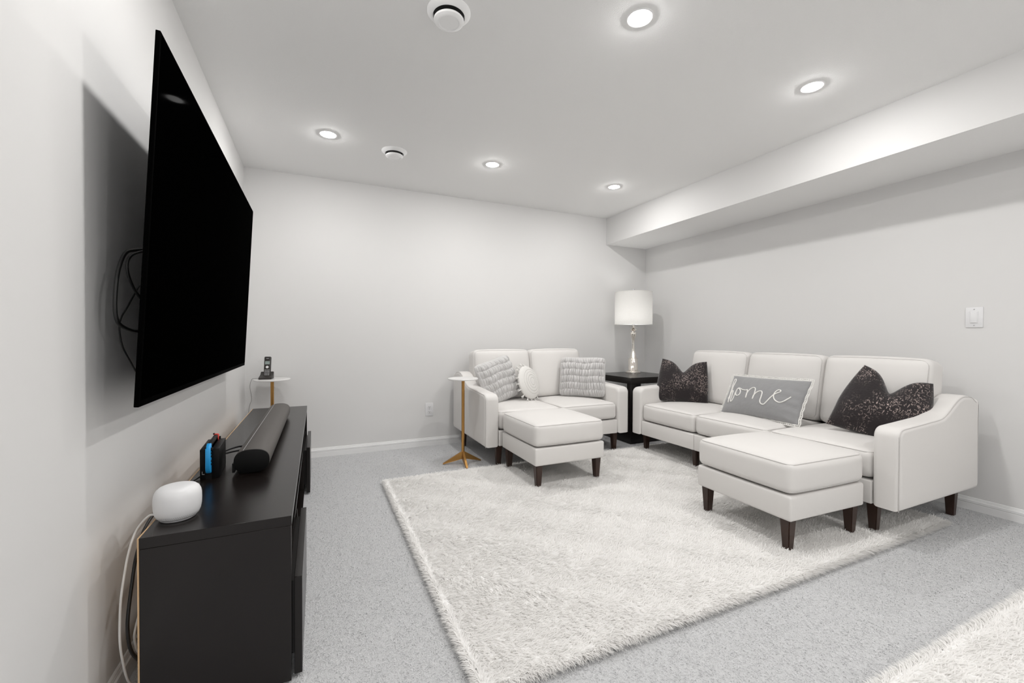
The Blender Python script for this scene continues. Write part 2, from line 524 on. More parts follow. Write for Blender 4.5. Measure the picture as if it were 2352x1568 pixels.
# ------------------------------------------------------------------ carpet and rug pile
def blades(name, X, Y, Z0, length, width, lean, m, parent, flow=None, jitter=0.5, tall=None):
    """a mat of short tapered curved strands, one mesh"""
    n = len(X)
    L = length * rng.uniform(0.6, 1.35, n)
    W = width * rng.uniform(0.7, 1.3, n)
    A = rng.uniform(0, 2 * PI, n) if flow is None else flow + rng.normal(0, jitter, n)
    le = np.clip(lean + rng.normal(0, 0.22, n), 0.1, 1.5)          # angle away from upright
    dx, dy = np.cos(A), np.sin(A)
    hx, hz = np.sin(le), np.cos(le)
    sx, sy = -dy, dx
    V = np.zeros((n, 5, 3), np.float32)
    base = np.stack([X, Y, np.full(n, Z0) if np.isscalar(Z0) else Z0], 1)
    side = np.stack([sx, sy, np.zeros(n)], 1)
    up = np.array([0, 0, 1.0])
    d = np.stack([dx, dy, np.zeros(n)], 1)
    mid = base + d * (0.40 * L * hx * 0.8)[:, None] + up * (0.62 * L * hz)[:, None]
    tip = base + d * (L * hx)[:, None] + up * (0.86 * L * hz)[:, None]
    V[:, 0] = base - side * (W / 2)[:, None]; V[:, 1] = base + side * (W / 2)[:, None]
    V[:, 2] = mid + side * (W * 0.42)[:, None]; V[:, 3] = mid - side * (W * 0.42)[:, None]
    V[:, 4] = tip
    i = np.arange(n)[:, None] * 5
    loops = np.concatenate([i + np.array([[0, 1, 2, 3]]), i + np.array([[3, 2, 4]])], 1).astype(np.int32).ravel()
    starts = (np.arange(n)[:, None] * 7 + np.array([[0, 4]])).astype(np.int32).ravel()
    me = bpy.data.meshes.new(name)
    me.vertices.add(n * 5); me.loops.add(n * 7); me.polygons.add(n * 2)
    me.vertices.foreach_set('co', V.ravel())
    me.loops.foreach_set('vertex_index', loops)
    me.polygons.foreach_set('loop_start', starts)
    me.update(calc_edges=True)
    o = link(name, me, m, parent, smooth=True)
    o['kind'] = 'stuff'
    return o

def wav(X, Y, s, ph):
    return (np.sin(X * s + ph) * np.cos(Y * s * 1.17 - ph * 1.3) + np.sin((X + Y) * s * 0.61 + 2 * ph)) * 0.5

R1 = (0.975, 3.775, -2.945, -0.945)
R2 = (1.55, 3.95, -5.4, -3.40)
def rug(name, label, R, n, reg):
    t = thing(name, label, 'rug', (0, 0, 0))
    # backing: a thin slab with a wavy edge
    x0, x1, y0, y1 = R
    edge = []
    N = 60
    for a in range(N): edge.append((x0 + (x1 - x0) * a / N, y0 + 0.008 * math.sin(a * 0.9) + 0.004 * math.sin(a * 2.3)))
    for a in range(N): edge.append((x1 + 0.008 * math.sin(a * 0.8 + 1), y0 + (y1 - y0) * a / N))
    for a in range(N): edge.append((x1 - (x1 - x0) * a / N, y1 + 0.008 * math.sin(a * 0.7 + 2)))
    for a in range(N): edge.append((x0 + 0.008 * math.sin(a * 0.85 + 3), y1 - (y1 - y0) * a / N))
    cx_, cy_ = (x0 + x1) / 2, (y0 + y1) / 2
    edge = [(cx_ + (x - cx_) * (1 - 0.010 / (x1 - cx_)), cy_ + (y - cy_) * (1 - 0.010 / (y1 - cy_))) for x, y in edge]
    link('backing', prism_mesh(edge, 0.0005, 0.024, 'z', 0.006, 2), 'rug', t, smooth=False)
    X = rng.uniform(reg[0], reg[1], n); Y = rng.uniform(reg[2], reg[3], n)
    flow = -0.3 + 0.7 * wav(X, Y, 4.0, 0.7) + 0.7 * wav(X, Y, 23.0, 2.1)
    # strands close to an edge fall outwards
    for (dist, ang) in ((X - x0, PI), (x1 - X, 0.0), (Y - y0, -PI / 2), (y1 - Y, PI / 2)):
        k = np.clip(1 - dist / 0.03, 0, 1)
        flow = flow * (1 - k) + ang * k
    Z = np.full(n, 0.0225)
    # the fringe that hangs over the rim
    ne = int(7000 * ((x1 - x0) + (y1 - y0)))
    q = rng.uniform(0, 1, ne); side = rng.integers(0, 4, ne)
    off = rng.uniform(0.004, 0.016, ne)
    ex = np.where(side == 0, x0 + off, np.where(side == 1, x1 - off, x0 + (x1 - x0) * q))
    ey = np.where(side == 2, y0 + off, np.where(side == 3, y1 - off, y0 + (y1 - y0) * q))
    ea = np.choose(side, [PI, 0.0, -PI / 2, PI / 2]) + rng.normal(0, 0.3, ne)
    inside = ey > reg[2]
    X = np.concatenate([X, ex[inside]]); Y = np.concatenate([Y, ey[inside]]); flow = np.concatenate([flow, ea[inside]])
    Z = np.concatenate([Z, rng.uniform(0.004, 0.022, inside.sum())])
    blades('pile', X, Y, Z, 0.029, 0.0036, 1.38, 'rug_pile', t, flow, 0.5)
    return t
rug('shag_rug', 'large off-white shag rug under the sofas and footstools', R1, 320000, (R1[0] + .004, R1[1] - .004, R1[2] + .004, R1[3] - .004))
rug('shag_rug', 'second off-white shag rug, across a strip of bare carpet from the big rug', R2, 110000, (R2[0] + .004, R2[1] - .004, -4.3, R2[3] - .004))

# carpet pile where the carpet shows
n = 420000
X = rng.uniform(0.015, RX - 0.015, n)
Y = -0.015 - 3.75 * rng.uniform(0, 1, n) ** 0.85
keep = ~((X > R1[0] + .01) & (X < R1[1] - .01) & (Y > R1[2] + .01) & (Y < R1[3] - .01))
keep &= ~((X > R2[0] + .01) & (Y < R2[3] - .01) & (X < R2[1] - .01))
keep &= ~((X > 0.11) & (X < 0.44) & (Y > -2.58) & (Y < -0.36))
keep &= ~((X < 0.45) & (Y < -2.9))
X = X[keep]; Y = Y[keep]
blades('carpet_pile', X, Y, -0.001, 0.0095, 0.0022, 1.12, 'carpet_pile', bpy.data.objects['floor'])

# ------------------------------------------------------------------ sofas
D = 0.88
def arm_profile():
    pts = [(0.0, 0.175), (0.0, 0.26), (0.0, 0.36), (0.0, 0.45), (0.0, 0.545)]
    for k in range(1, 7):
        a = PI / 2 * k / 6
        pts.append((0.055 - 0.055 * math.cos(a), 0.545 + 0.053 * math.sin(a)))
    for k in range(1, 15):
        s = k / 14
        y = 0.055 + (0.88 - 0.055 - 0.03) * s
        e = min(1, max(0, (y - 0.42) / 0.27)); e = e * e * (3 - 2 * e)
        z = 0.598 + 0.022 * min(1, (y - 0.055) / 0.4) + 0.108 * e - 0.012 * max(0, (y - 0.74) / 0.06) ** 2
        pts.append((y, z))
    pts += [(0.868, 0.700), (0.88, 0.675), (0.88, 0.45), (0.88, 0.205), (0.865, 0.175)]
    return pts

def leg_mesh(x, y, z1=0.178, a=0.026, b=0.0175, tilt=0.0, z0=0.013):
    V = []
    for (z, s, o) in ((z0, b, tilt), (z1, a, 0)):
        for (i, j) in ((-1, -1), (1, -1), (1, 1), (-1, 1)):
            V.append((x + i * s, y + j * s + o, z))
    me = pyd('leg', V, [(3, 2, 1, 0), (4, 5, 6, 7), (0, 1, 5, 4), (1, 2, 6, 5), (2, 3, 7, 6), (3, 0, 4, 7)])
    bm = bmesh.new(); bm.from_mesh(me)
    bmesh.ops.bevel(bm, geom=[e for e in bm.edges if abs(e.verts[0].co.z - e.verts[1].co.z) > 0.05], offset=0.004, segments=2, affect='EDGES')
    bm.to_mesh(me); bm.free()
    return me

def seat_cushion(parent, cx, w, y0, d, z0, h, r=0.036, crown=0.026, name='seat_cushion', bulge=0.0):
    f = puffer(w, d, h, crown, 0.004, 0.014, bulge)
    o = np.array([cx, y0 + d / 2, z0 + h / 2])
    P, F = cushion_verts(w, d, h, r, f, 20)
    c = link(name, pyd(name, P + o, F), 'leather', parent)
    for sg in (1, -1):
        tube('piping', [tuple(p) for p in f(rim(w, d, sg * h / 2, r, 'z')) + o], 0.0023, 'piping', c, 6, True)
    return c

def back_cushion(parent, cx, w, lean=0.16):
    h, th, r = 0.475, 0.20, 0.045
    f = puffer(w, th, h, 0.012, 0.0, 0.040, 0.004)
    ca, sa = math.cos(lean), math.sin(lean)
    def place(P):
        P = f(P)
        sgn = (P[:, 2] + h / 2) / h
        y = np.where(P[:, 1] > 0, P[:, 1] * (1 - 0.25 * sgn), P[:, 1] * (1 - 0.10 * sgn))
        z = P[:, 2] + h / 2
        return np.stack([P[:, 0] + cx, 0.645 + y * ca + z * sa, 0.452 - y * sa + z * ca], 1)
    V, F = cushion_verts(w, th, h, r, lambda p: p, 20)
    c = link('back_cushion', pyd('back_cushion', place(V), F), 'leather', parent)
    for sg in (-1, 1):                               # seam round the front face and round the back face
        tube('piping', [tuple(p) for p in place(np.array(rim(w, h, sg * th / 2, r, 'y')))], 0.0023, 'piping', c, 6, True)
    return c

def make_sofa(name, label, W, n, legs, loc, rz):
    t = thing(name, label, 'sofa', loc, rz)
    aw = 0.122
    prof = arm_profile()
    for s in (-1, 1):
        x0, x1 = (-W / 2, -W / 2 + aw) if s < 0 else (W / 2 - aw, W / 2)
        a = link('armrest', prism_mesh(prof, x0, x1, 'x', 0.026, 5), 'leather', t, auto=55)
        xo = x0 + 0.0078 if s < 0 else x1 - 0.0078
        pr = []
        for k in range(len(prof)):
            a_, b_ = prof[max(k - 1, 0)], prof[min(k + 1, len(prof) - 1)]
            ty, tz = b_[0] - a_[0], b_[1] - a_[1]
            ln = math.hypot(ty, tz)
            pr.append((xo, prof[k][0] + tz / ln * 0.0072, prof[k][1] - ty / ln * 0.0072))
        tube('piping', spline(pr[:-5], 3), 0.0026, 'piping', a, 6)
    inner = W - 2 * aw
    sw = inner / n
    box('back_frame', -inner / 2, inner / 2, 0.76, 0.872, 0.178, 0.715, 'leather', t, 0.02, 3)
    box('seat_deck', -inner / 2, inner / 2, 0.08, 0.77, 0.19, 0.302, 'leather', t)
    for k in range(n):
        cx = -inner / 2 + sw * (k + 0.5)
        box('front_rail', cx - sw / 2 + 0.001, cx + sw / 2 - 0.001, 0.006, 0.085, 0.176, 0.300, 'leather', t, 0.008, 3)
        seat_cushion(t, cx, sw - 0.004, 0.012, 0.645, 0.306, 0.148)
        back_cushion(t, cx, sw - 0.006)
    for (x, y, z0) in legs:
        link('leg', leg_mesh(x, y, z0=z0), 'walnut', t, smooth=False)
    return t

SX, SY0, SY1 = 3.205, -0.955, -2.965
sofa = make_sofa('three_seat_sofa', 'long off-white three-seat sofa with three back cushions along the right wall', SY0 - SY1, 3,
                 [(-0.93, 0.11, 0.0245), (-0.358, 0.105, 0.0245), (0.30, 0.105, 0.0245), (0.868, 0.062, 0.0245), (0.915, 0.79, 0.002), (-0.92, 0.79, 0.002)], (SX, (SY0 + SY1) / 2, 0), -PI / 2)
LX0, LX1, LYF = 1.748, 3.175, -0.948
love = make_sofa('loveseat', 'short off-white two-seat loveseat against the far wall', LX1 - LX0, 2,
                 [(-0.575, 0.062, 0.002), (0.604, 0.08, 0.002), (-0.63, 0.79, 0.002), (0.63, 0.79, 0.002)], ((LX0 + LX1) / 2, LYF, 0), 0.0)

def make_ottoman(label, loc):
    t = thing('ottoman', label, 'footstool', loc)
    s = 0.286
    box('base', -s, s, -s, s, 0.174, 0.296, 'leather', t, 0.013, 4)
    seat_cushion(t, 0, 2 * s, -s, 2 * s, 0.302, 0.152, 0.034, 0.030, 'top_cushion', 0.011)
    for i in (-1, 1):
        for j in (-1, 1):
            link('leg', leg_mesh(i * 0.243, j * 0.243, z0=0.0245), 'walnut', t, smooth=False)
    return t
o1 = make_ottoman('square off-white footstool pushed against the long three-seat sofa', (2.889, -2.535, 0))
o1.rotation_euler = (0, 0, -0.040)
o2 = make_ottoman('square off-white footstool pushed against the short loveseat', (2.172, -1.254, 0))
for o in (o1, o2):
    o['group'] = 'square footstools'

# ------------------------------------------------------------------ corner table and lamp
TX0, TX1, TY0, TY1, TZ = 3.345, 3.975, -0.775, -0.145, 0.656
t = thing('corner_table', 'black square end table in the corner between the two sofas', 'end table', ((TX0 + TX1) / 2, (TY0 + TY1) / 2, 0))
hw = (TX1 - TX0) / 2
box('table_top', -hw, hw, -hw, hw, TZ - 0.062, TZ, 'black_brown', t, 0.002, 1)
for i in (-1, 1):
    for j in (-1, 1):
        x, y = i * (hw - 0.032), j * (hw - 0.032)
        box('leg', x - 0.03, x + 0.03, y - 0.03, y + 0.03, 0.004, TZ - 0.062, 'black_brown', t, 0.002, 1)
box('lower_shelf', -hw + 0.005, hw - 0.005, -hw + 0.005, hw - 0.005, 0.006, 0.135, 'black_brown', t, 0.002, 1)

t = thing('table_lamp', 'table lamp with white drum shade and turned silver base on the end table', 'lamp', (3.772, -0.303, TZ))
lathe('foot', [(0.0, 0.0), (0.083, 0.0), (0.083, 0.010), (0.077, 0.016), (0.068, 0.018), (0.066, 0.026), (0.060, 0.030), (0.0, 0.030)], 'chrome', t, 40)
lathe('column', [(0.053, 0.030), (0.056, 0.034), (0.053, 0.038), (0.053, 0.155), (0.050, 0.162), (0.040, 0.166), (0.036, 0.185), (0.028, 0.22), (0.019, 0.265),
                 (0.0145, 0.31), (0.0145, 0.34), (0.018, 0.375), (0.026, 0.405), (0.033, 0.43), (0.034, 0.443), (0.028, 0.452), (0.016, 0.456),
                 (0.014, 0.466), (0.022, 0.472), (0.036, 0.480), (0.036, 0.484), (0.022, 0.490), (0.013, 0.505), (0.013, 0.513), (0.045, 0.515), (0.045, 0.519), (0.010, 0.521), (0.010, 0.53)], 'chrome', t, 40, auto=50)
lathe('socket', [(0.010, 0.53), (0.018, 0.538), (0.018, 0.56), (0.010, 0.58)], 'silver', t, 20)
lathe('bulb', [(0.012, 0.58), (0.014, 0.60), (0.028, 0.635), (0.031, 0.66), (0.024, 0.685), (0.0, 0.694)], mat('bulb_glass', (0.9, 0.9, 0.88), 0.3, emit=((1.0, 1.0, 0.99), 18.0)), t, 20)
lathe('shade', [(0.202, 0.545), (0.204, 0.545), (0.204, 0.903), (0.202, 0.903), (0.202, 0.545)], 'shade', t, 64)
for z in (0.545, 0.903):
    tube('shade_rim', [(0.203 * math.cos(2 * PI * k / 64), 0.203 * math.sin(2 * PI * k / 64), z) for k in range(64)], 0.0028, 'thread', t, 6, True)
harp = [(0, -0.018, 0.545), (0, -0.055, 0.60), (0, -0.062, 0.70), (0, -0.045, 0.82), (0, 0, 0.90), (0, 0.045, 0.82), (0, 0.062, 0.70), (0, 0.055, 0.60), (0, 0.018, 0.545)]
tube('harp', spline(harp, 5), 0.0025, 'silver', t, 6)
for k in range(3):
    a = 2 * PI * k / 3 + 0.4
    tube('spider_arm', [(0, 0, 0.898), (0.201 * math.cos(a), 0.201 * math.sin(a), 0.900)], 0.002, 'silver', t, 6)
lathe('finial', [(0.0, 0.898), (0.010, 0.898), (0.010, 0.906), (0.006, 0.912), (0.010, 0.918), (0.011, 0.938), (0.008, 0.943), (0.0, 0.943)], 'silver', t, 16)

# ------------------------------------------------------------------ slim brass drink tables
def make_drink_table(label, loc, rz, r=0.125):
    t = thing('drink_table', label, 'side table', loc, rz, 'slim round drink tables')
    zt = 0.714
    lathe('table_top', [(0.0, zt - 0.013), (r - 0.004, zt - 0.013), (r, zt - 0.010), (r, zt - 0.003), (r - 0.004, zt), (0.0, zt)], 'marble', t, 48)
    lathe('collar', [(0.0, zt - 0.019), (0.035, zt - 0.019), (0.035, zt - 0.013), (0.0, zt - 0.013)], 'brass', t, 24)
    lathe('pole', [(0.013, 0.05), (0.013, zt - 0.019)], 'brass', t, 8)
    for k, a in enumerate((math.radians(166), math.radians(-96), math.radians(8))):
        c, s = math.cos(a), math.sin(a)
        def P(d, l, z):
            return (c * d - s * l, s * d + c * l, z)
        V = []
        for (d, hwid, z0, z1) in ((0.004, 0.012, 0.045, 0.108), (0.165, 0.010, 0.004, 0.012)):
            V += [P(d, -hwid, z0), P(d, hwid, z0), P(d, hwid * 0.8, z1), P(d, -hwid * 0.8, z1)]
        link('leg', pyd('leg', V, [(3, 2, 1, 0), (4, 5, 6, 7), (0, 1, 5, 4), (1, 2, 6, 5), (2, 3, 7, 6), (3, 0, 4, 7)]), 'brass', t, smooth=False)
    return t
make_drink_table('slim brass drink table with round white top beside the loveseat armrest', (1.645, -0.705, 0), 0.0)
make_drink_table('slim brass drink table with round white top holding the cordless phone', (0.212, -0.168, 0), 0.5, 0.132)

# ------------------------------------------------------------------ cordless phone
t = thing('cordless_phone', 'dark cordless phone standing in its cradle on the small round table', 'phone', (0.170, -0.170, 0.714), math.radians(-6))
me = prism_mesh([(-0.045, 0.0), (0.045, 0.0), (0.048, 0.012), (0.030, 0.020), (-0.022, 0.036), (-0.045, 0.056), (-0.050, 0.050)], -0.047, 0.047, 'x', 0.005, 2)
cr = link('cradle', me, 'handset', t, auto=40)
cr.rotation_euler = (0, 0, PI)          # low lip towards the room
hs = bpy.data.objects.new('handset', box_mesh(-0.0245, 0.0245, -0.013, 0.013, 0.0, 0.165, 0.008, 3))
COL.objects.link(hs); hs.parent = t
hs.data.materials.append(M['handset']); hs.data.shade_smooth(); hs.data.set_sharp_from_angle(angle=math.radians(40))
hs.location = (0.006, 0.002, 0.016)
hs.rotation_euler = (math.radians(-13), 0, 0)
box('display', -0.0165, 0.0165, -0.0145, -0.0125, 0.100, 0.126, 'display', hs, 0.001, 1)
box('earpiece', -0.009, 0.009, -0.0142, -0.0125, 0.146, 0.150, 'silver', hs, 0.0006, 1)
link('navigation_button', prism_mesh([(0.0105 * math.cos(2 * PI * k / 20), 0.078 + 0.0105 * math.sin(2 * PI * k / 20)) for k in range(20)], -0.0155, -0.0125, 'y', 0.001, 1), 'white_plastic', hs, smooth=False)
for r_ in range(4):
    for c_ in range(3):
        x, z = -0.0125 + 0.0125 * c_, 0.016 + 0.0125 * r_
        box('key', x - 0.0047, x + 0.0047, -0.0145, -0.0125, z - 0.0034, z + 0.0034, 'silver', hs, 0.0006, 1)
tag(tube('phone_cord', spline([(0.125, -0.150, 0.718), (0.085, -0.150, 0.7175), (0.068, -0.152, 0.712), (0.056, -0.158, 0.66), (0.062, -0.150, 0.60), (0.066, -0.148, 0.55), (0.052, -0.152, 0.50), (0.045, -0.155, 0.42), (0.040, -0.15, 0.20), (0.035, -0.14, 0.02)], 8), 0.0020, 'grey_cord', None, 6),
    'thin grey phone cord hanging from the small round table beside the wall', 'cord')

# ------------------------------------------------------------------ television cabinet
CX0, CX1, CY0, CY1, CZ = 0.100, 0.4695, -2.643, -0.388, 0.513
t = thing('tv_cabinet', 'long low black-brown media cabinet under the television', 'cabinet', (CX0, CY0, 0))
L = CY1 - CY0; W_ = CX1 - CX0
BBm = 'black_brown'
box('top_panel', 0.004, W_, 0, L, CZ - 0.030, CZ, BBm, t, 0.0006, 1)
box('side_panel', 0.004, W_ - 0.0015, 0.0004, 0.022, 0.006, CZ - 0.0305, BBm, t, 0.001, 1)
box('side_panel', 0.004, W_ - 0.0015, L - 0.022, L - 0.0004, 0.006, CZ - 0.0305, BBm, t, 0.001, 1)
box('bottom_panel', 0.006, W_ - 0.006, 0.0225, L - 0.0225, 0.030, 0.050, BBm, t)
box('shelf', 0.006, W_ - 0.012, 0.0225, L - 0.0225, 0.312, 0.330, BBm, t)
for y in (0.60, L - 0.60):
    box('divider', 0.006, W_ - 0.008, y - 0.009, y + 0.009, 0.0505, 0.3115, BBm, t)
box('back_panel', 0.0, 0.0038, 0.0, L, 0.010, CZ - 0.0005, 'raw_edge', t)
for (a, b) in ((0.016, 0.60), (L - 0.56, L - 0.012)):
    d = box('door', W_ + 0.006, W_ + 0.028, a, b, 0.012, 0.315, BBm, t, 0.0012, 1)
    box('drawer_box', 0.03, W_ + 0.0055, a + 0.03, b - 0.03, 0.06, 0.29, BBm, d)

# soundbar
t = thing('soundbar', 'long dark rounded soundbar lying on the media cabinet', 'soundbar', (0.309, -1.497, CZ), math.radians(-0.4))
prof = []
hwid, hh = 0.062, 0.092
for k in range(40):
    a = 2 * PI * k / 40
    c, s = math.cos(a), math.sin(a)
    prof.append((hwid * math.copysign(abs(c) ** 0.78, c), 0.004 + hh / 2 + hh / 2 * math.copysign(abs(s) ** 0.80, s)))
prof[14:26] = [(min(x, -0.0585 if 0.02 < z < 0.05 else x), z) for x, z in prof[14:26]]
link('grille', prism_mesh(prof, -0.632, 0.632, 'y', 0.001, 1), 'grille', t, auto=35)
for s in (-1, 1):
    link('end_cap', prism_mesh([(x * 0.995, 0.05 + (z - 0.05) * 0.995) for x, z in prof], s * 0.6325, s * 0.638, 'y', 0.0015, 2), 'black', t, auto=35)
# fabric seam strip along the top rear
zs = 0.05 + 0.046 * (1 - (0.030 / 0.062) ** (1 / 0.39)) ** 0.40
box('top_strip', -0.0310, -0.0290, -0.631, 0.631, zs - 0.004, zs + 0.0012, 'silver', t)
box('rear_connector_bar', -0.0665, -0.058, -0.636, 0.636, 0.010, 0.046, 'black', t, 0.001, 1)
for s in (-1, 1):
    box('foot', -0.03, 0.03, s * 0.45 - 0.05, s * 0.45 + 0.05, 0.0, 0.006, 'black', t)

# games console dock
t = thing('game_console_dock', 'black games console dock with blue and red controllers on the media cabinet', 'game console', (0.162, -2.045, CZ), math.radians(3))
HX, HY, HZ = 0.031, 0.094, 0.113
box('front_shell', 0.006, HX, -HY, HY, 0.0, HZ, 'black', t, 0.002, 2)
box('rear_shell', -HX, -0.012, -HY, HY, 0.0, HZ, 'black', t, 0.002, 2)
box('slot_floor', -0.0125, 0.0065, -HY, HY, 0.0, 0.022, 'black', t)
cb = box('console', -0.0095, 0.0045, -0.086, 0.086, 0.023, 0.132, 'black', t, 0.002, 2)
box('screen', 0.0045, 0.0052, -0.075, 0.075, 0.035, 0.122, 'tv_screen', cb)
def joycon(name, m, s):
    poly = []
    for (y, z) in ((0, 0.0), (0.012, 0.0), (0.028, 0.006), (0.036, 0.020), (0.036, 0.092), (0.028, 0.106), (0.012, 0.112), (0, 0.112)):
        poly.append((s * (0.0865 + y), 0.022 + z))
    o = link(name, prism_mesh(poly, -0.0105, 0.0060, 'x', 0.0035, 3), m, t, auto=50)
    for z in (0.100, 0.088, 0.070, 0.058):
        link('button', prism_mesh([(s * 0.107 + 0.004 * math.cos(2 * PI * k / 12), z + 0.004 * math.sin(2 * PI * k / 12)) for k in range(12)], 0.0058, 0.0085, 'x'), 'black', o, smooth=False)
    link('thumb_stick', prism_mesh([(s * 0.105 + 0.007 * math.cos(2 * PI * k / 16), 0.114 + 0.007 * math.sin(2 * PI * k / 16)) for k in range(16)], 0.0058, 0.012, 'x'), 'black', o, smooth=False)
    tube('trigger', spline([(-0.0107, s * 0.092, 0.1345), (-0.011, s * 0.107, 0.132), (-0.010, s * 0.118, 0.122)], 5), 0.0035, 'black', o, 6)
joycon('controller', 'blue', -1)
joycon('controller', 'red', 1)
e = [( -0.0235, -0.0225, 0.018, 0.030), (-0.0235, -0.0165, 0.018, 0.0192)]
lt = box('lettering', -0.0240, -0.0228, -HY - 0.0006, -HY + 0.0002, 0.019, 0.030, 'white_plastic', t)
bm = bmesh.new(); bm.from_mesh(lt.data)
me2 = box_mesh(-0.0240, -0.0165, -HY - 0.0006, -HY + 0.0002, 0.018, 0.0194)
bm.from_mesh(me2); bm.to_mesh(lt.data); bm.free()
lt['label'] = 'small white letter L printed on the black dock'

# white wireless router
t = thing('wifi_router', 'white rounded puck-shaped wireless router on the media cabinet', 'router', (0.160, -2.520, CZ))
lathe('body', [(0.0, 0.006), (0.046, 0.006), (0.052, 0.012), (0.0562, 0.022), (0.0585, 0.036), (0.0592, 0.052), (0.0588, 0.068), (0.0570, 0.079), (0.0525, 0.0885), (0.045, 0.0950), (0.034, 0.0985), (0.018, 0.100), (0.0, 0.1005)], 'white_plastic', t, 48, auto=80)
lathe('base', [(0.0, 0.0), (0.040, 0.0), (0.0445, 0.003), (0.0458, 0.0062), (0.0, 0.0062)], 'white_plastic', t, 48)
V = []; F = []
for row, (rr, zz) in enumerate(((0.0530, 0.0145), (0.0546, 0.0180))):
    for k in range(72):
        a = 2 * PI * (k + 0.5 * row) / 72
        c, s = math.cos(a), math.sin(a)
        b0 = len(V)
        for (dl, dz) in ((-0.0007, -0.0007), (0.0007, -0.0007), (0.0007, 0.0007), (-0.0007, 0.0007)):
            r_ = rr + 0.0009 + dz * 0.4
            V.append((c * r_ - s * dl, s * r_ + c * dl, zz + dz))
        F.append((b0, b0 + 1, b0 + 2, b0 + 3))
po = link('speaker_holes', pyd('speaker_holes', V, F), mat('perforation', (0.45, 0.45, 0.46), 0.8), t, smooth=False)
po['kind'] = 'stuff'

# cables
def cable(name, label, pts, r, m, parent=None):
    o = tube(name, spline(pts, 8), r, m, None, 8)
    return tag(o, label, 'cable')
cable('router_cord', 'white power cord from the router hanging down behind the media cabinet',
      [(0.106, -2.500, 0.522), (0.082, -2.49, 0.519), (0.052, -2.49, 0.480), (0.045, -2.525, 0.430), (0.045, -2.556, 0.380), (0.045, -2.578, 0.330), (0.045, -2.586, 0.275), (0.045, -2.587, 0.215), (0.045, -2.57, 0.15), (0.045, -2.535, 0.07), (0.05, -2.49, 0.012)], 0.0032, 'white_cord')
cable('power_cable', 'thick black cable hanging behind the near end of the media cabinet',
      [(0.080, -2.10, 0.50), (0.072, -2.30, 0.498), (0.060, -2.43, 0.474), (0.060, -2.512, 0.42), (0.060, -2.552, 0.345), (0.060, -2.579, 0.275), (0.060, -2.580, 0.225), (0.060, -2.562, 0.173), (0.060, -2.525, 0.125), (0.058, -2.46, 0.075), (0.055, -2.3, 0.02)], 0.0045, 'rubber')
cable('charging_cord', 'short loop of white cord behind the foot of the media cabinet',
      [(0.07, -2.40, 0.27), (0.067, -2.50, 0.255), (0.065, -2.545, 0.215), (0.065, -2.548, 0.185), (0.065, -2.52, 0.135), (0.067, -2.44, 0.10), (0.07, -2.35, 0.06), (0.07, -2.25, 0.01)], 0.003, 'white_cord')
cable('dock_cable', 'thin black cable from the console dock over the back edge of the cabinet',
      [(0.133, -2.128, 0.521), (0.122, -2.155, 0.517), (0.105, -2.205, 0.518), (0.091, -2.245, 0.510), (0.089, -2.24, 0.45), (0.089, -2.24, 0.30), (0.089, -2.2, 0.02)], 0.0028, 'rubber')
cable('soundbar_cable', 'upper black cable running from the console dock to the soundbar',
      [(0.181, -1.952, 0.570), (0.198, -1.895, 0.566), (0.217, -1.83, 0.558), (0.2435, -1.785, 0.547)], 0.0042, 'rubber')
cable('soundbar_cable', 'lower black cable running from the console dock to the soundbar',
      [(0.181, -1.953, 0.560), (0.198, -1.90, 0.552), (0.217, -1.84, 0.542), (0.2435, -1.80, 0.534)], 0.0036, 'rubber')

# ------------------------------------------------------------------ television
TY_N, TY_F = -2.645, -0.808
tb, tt = Vector((0.107, 0, 0.866)), Vector((0.159, 0, 1.882))
tv = thing('television', 'very large black flat television mounted tilted on the left wall', 'television', (0.107, (TY_N + TY_F) / 2, 0.866), rot=(0, math.atan2(0.052, 1.016), 0))
TH = (tt - tb).length; TW = (TY_F - TY_N) / 2
box('bezel', -0.012, 0.0, -TW, TW, 0.0, TH, 'tv_black', tv, 0.002, 2)
box('screen', -0.002, 0.0010, -TW + 0.008, TW - 0.008, 0.018, TH - 0.008, 'tv_screen', tv)
box('rear_housing', -0.052, -0.0115, -TW + 0.35, TW - 0.35, 0.12, 0.62, 'tv_black', tv, 0.008, 2)
wm = link('wall_mount', box_mesh(0.001, 0.018, TY_N + TW - 0.30, TY_N + TW + 0.30, 1.22, 1.52, 0.002, 1), 'black', None)
tag(wm, 'black steel wall bracket behind the television', 'bracket')
for y in (-0.16, 0.16):
    for z in (1.26, 1.46):
        box('bracket_arm', 0.0175, 0.074, TY_N + TW + y - 0.015, TY_N + TW + y + 0.015, z - 0.03, z + 0.03, 'black', wm)
cable('television_cable', 'black cable looping out behind the near edge of the television',
      [(0.052, -2.10, 1.40), (0.050, -2.25, 1.36), (0.050, -2.368, 1.334), (0.050, -2.477, 1.312), (0.050, -2.547, 1.290), (0.050, -2.594, 1.237), (0.050, -2.614, 1.175), (0.050, -2.615, 1.117), (0.050, -2.588, 1.089), (0.050, -2.513, 1.074), (0.050, -2.44, 1.072), (0.048, -2.25, 1.09)], 0.0050, 'rubber')
cable('television_cable', 'second black cable bent inside the loop behind the television',
      [(0.064, -2.15, 1.38), (0.064, -2.40, 1.326), (0.064, -2.50, 1.302), (0.064, -2.558, 1.280), (0.064, -2.581, 1.251), (0.064, -2.564, 1.218), (0.064, -2.518, 1.185), (0.064, -2.46, 1.164), (0.064, -2.3, 1.12)], 0.0038, 'rubber')
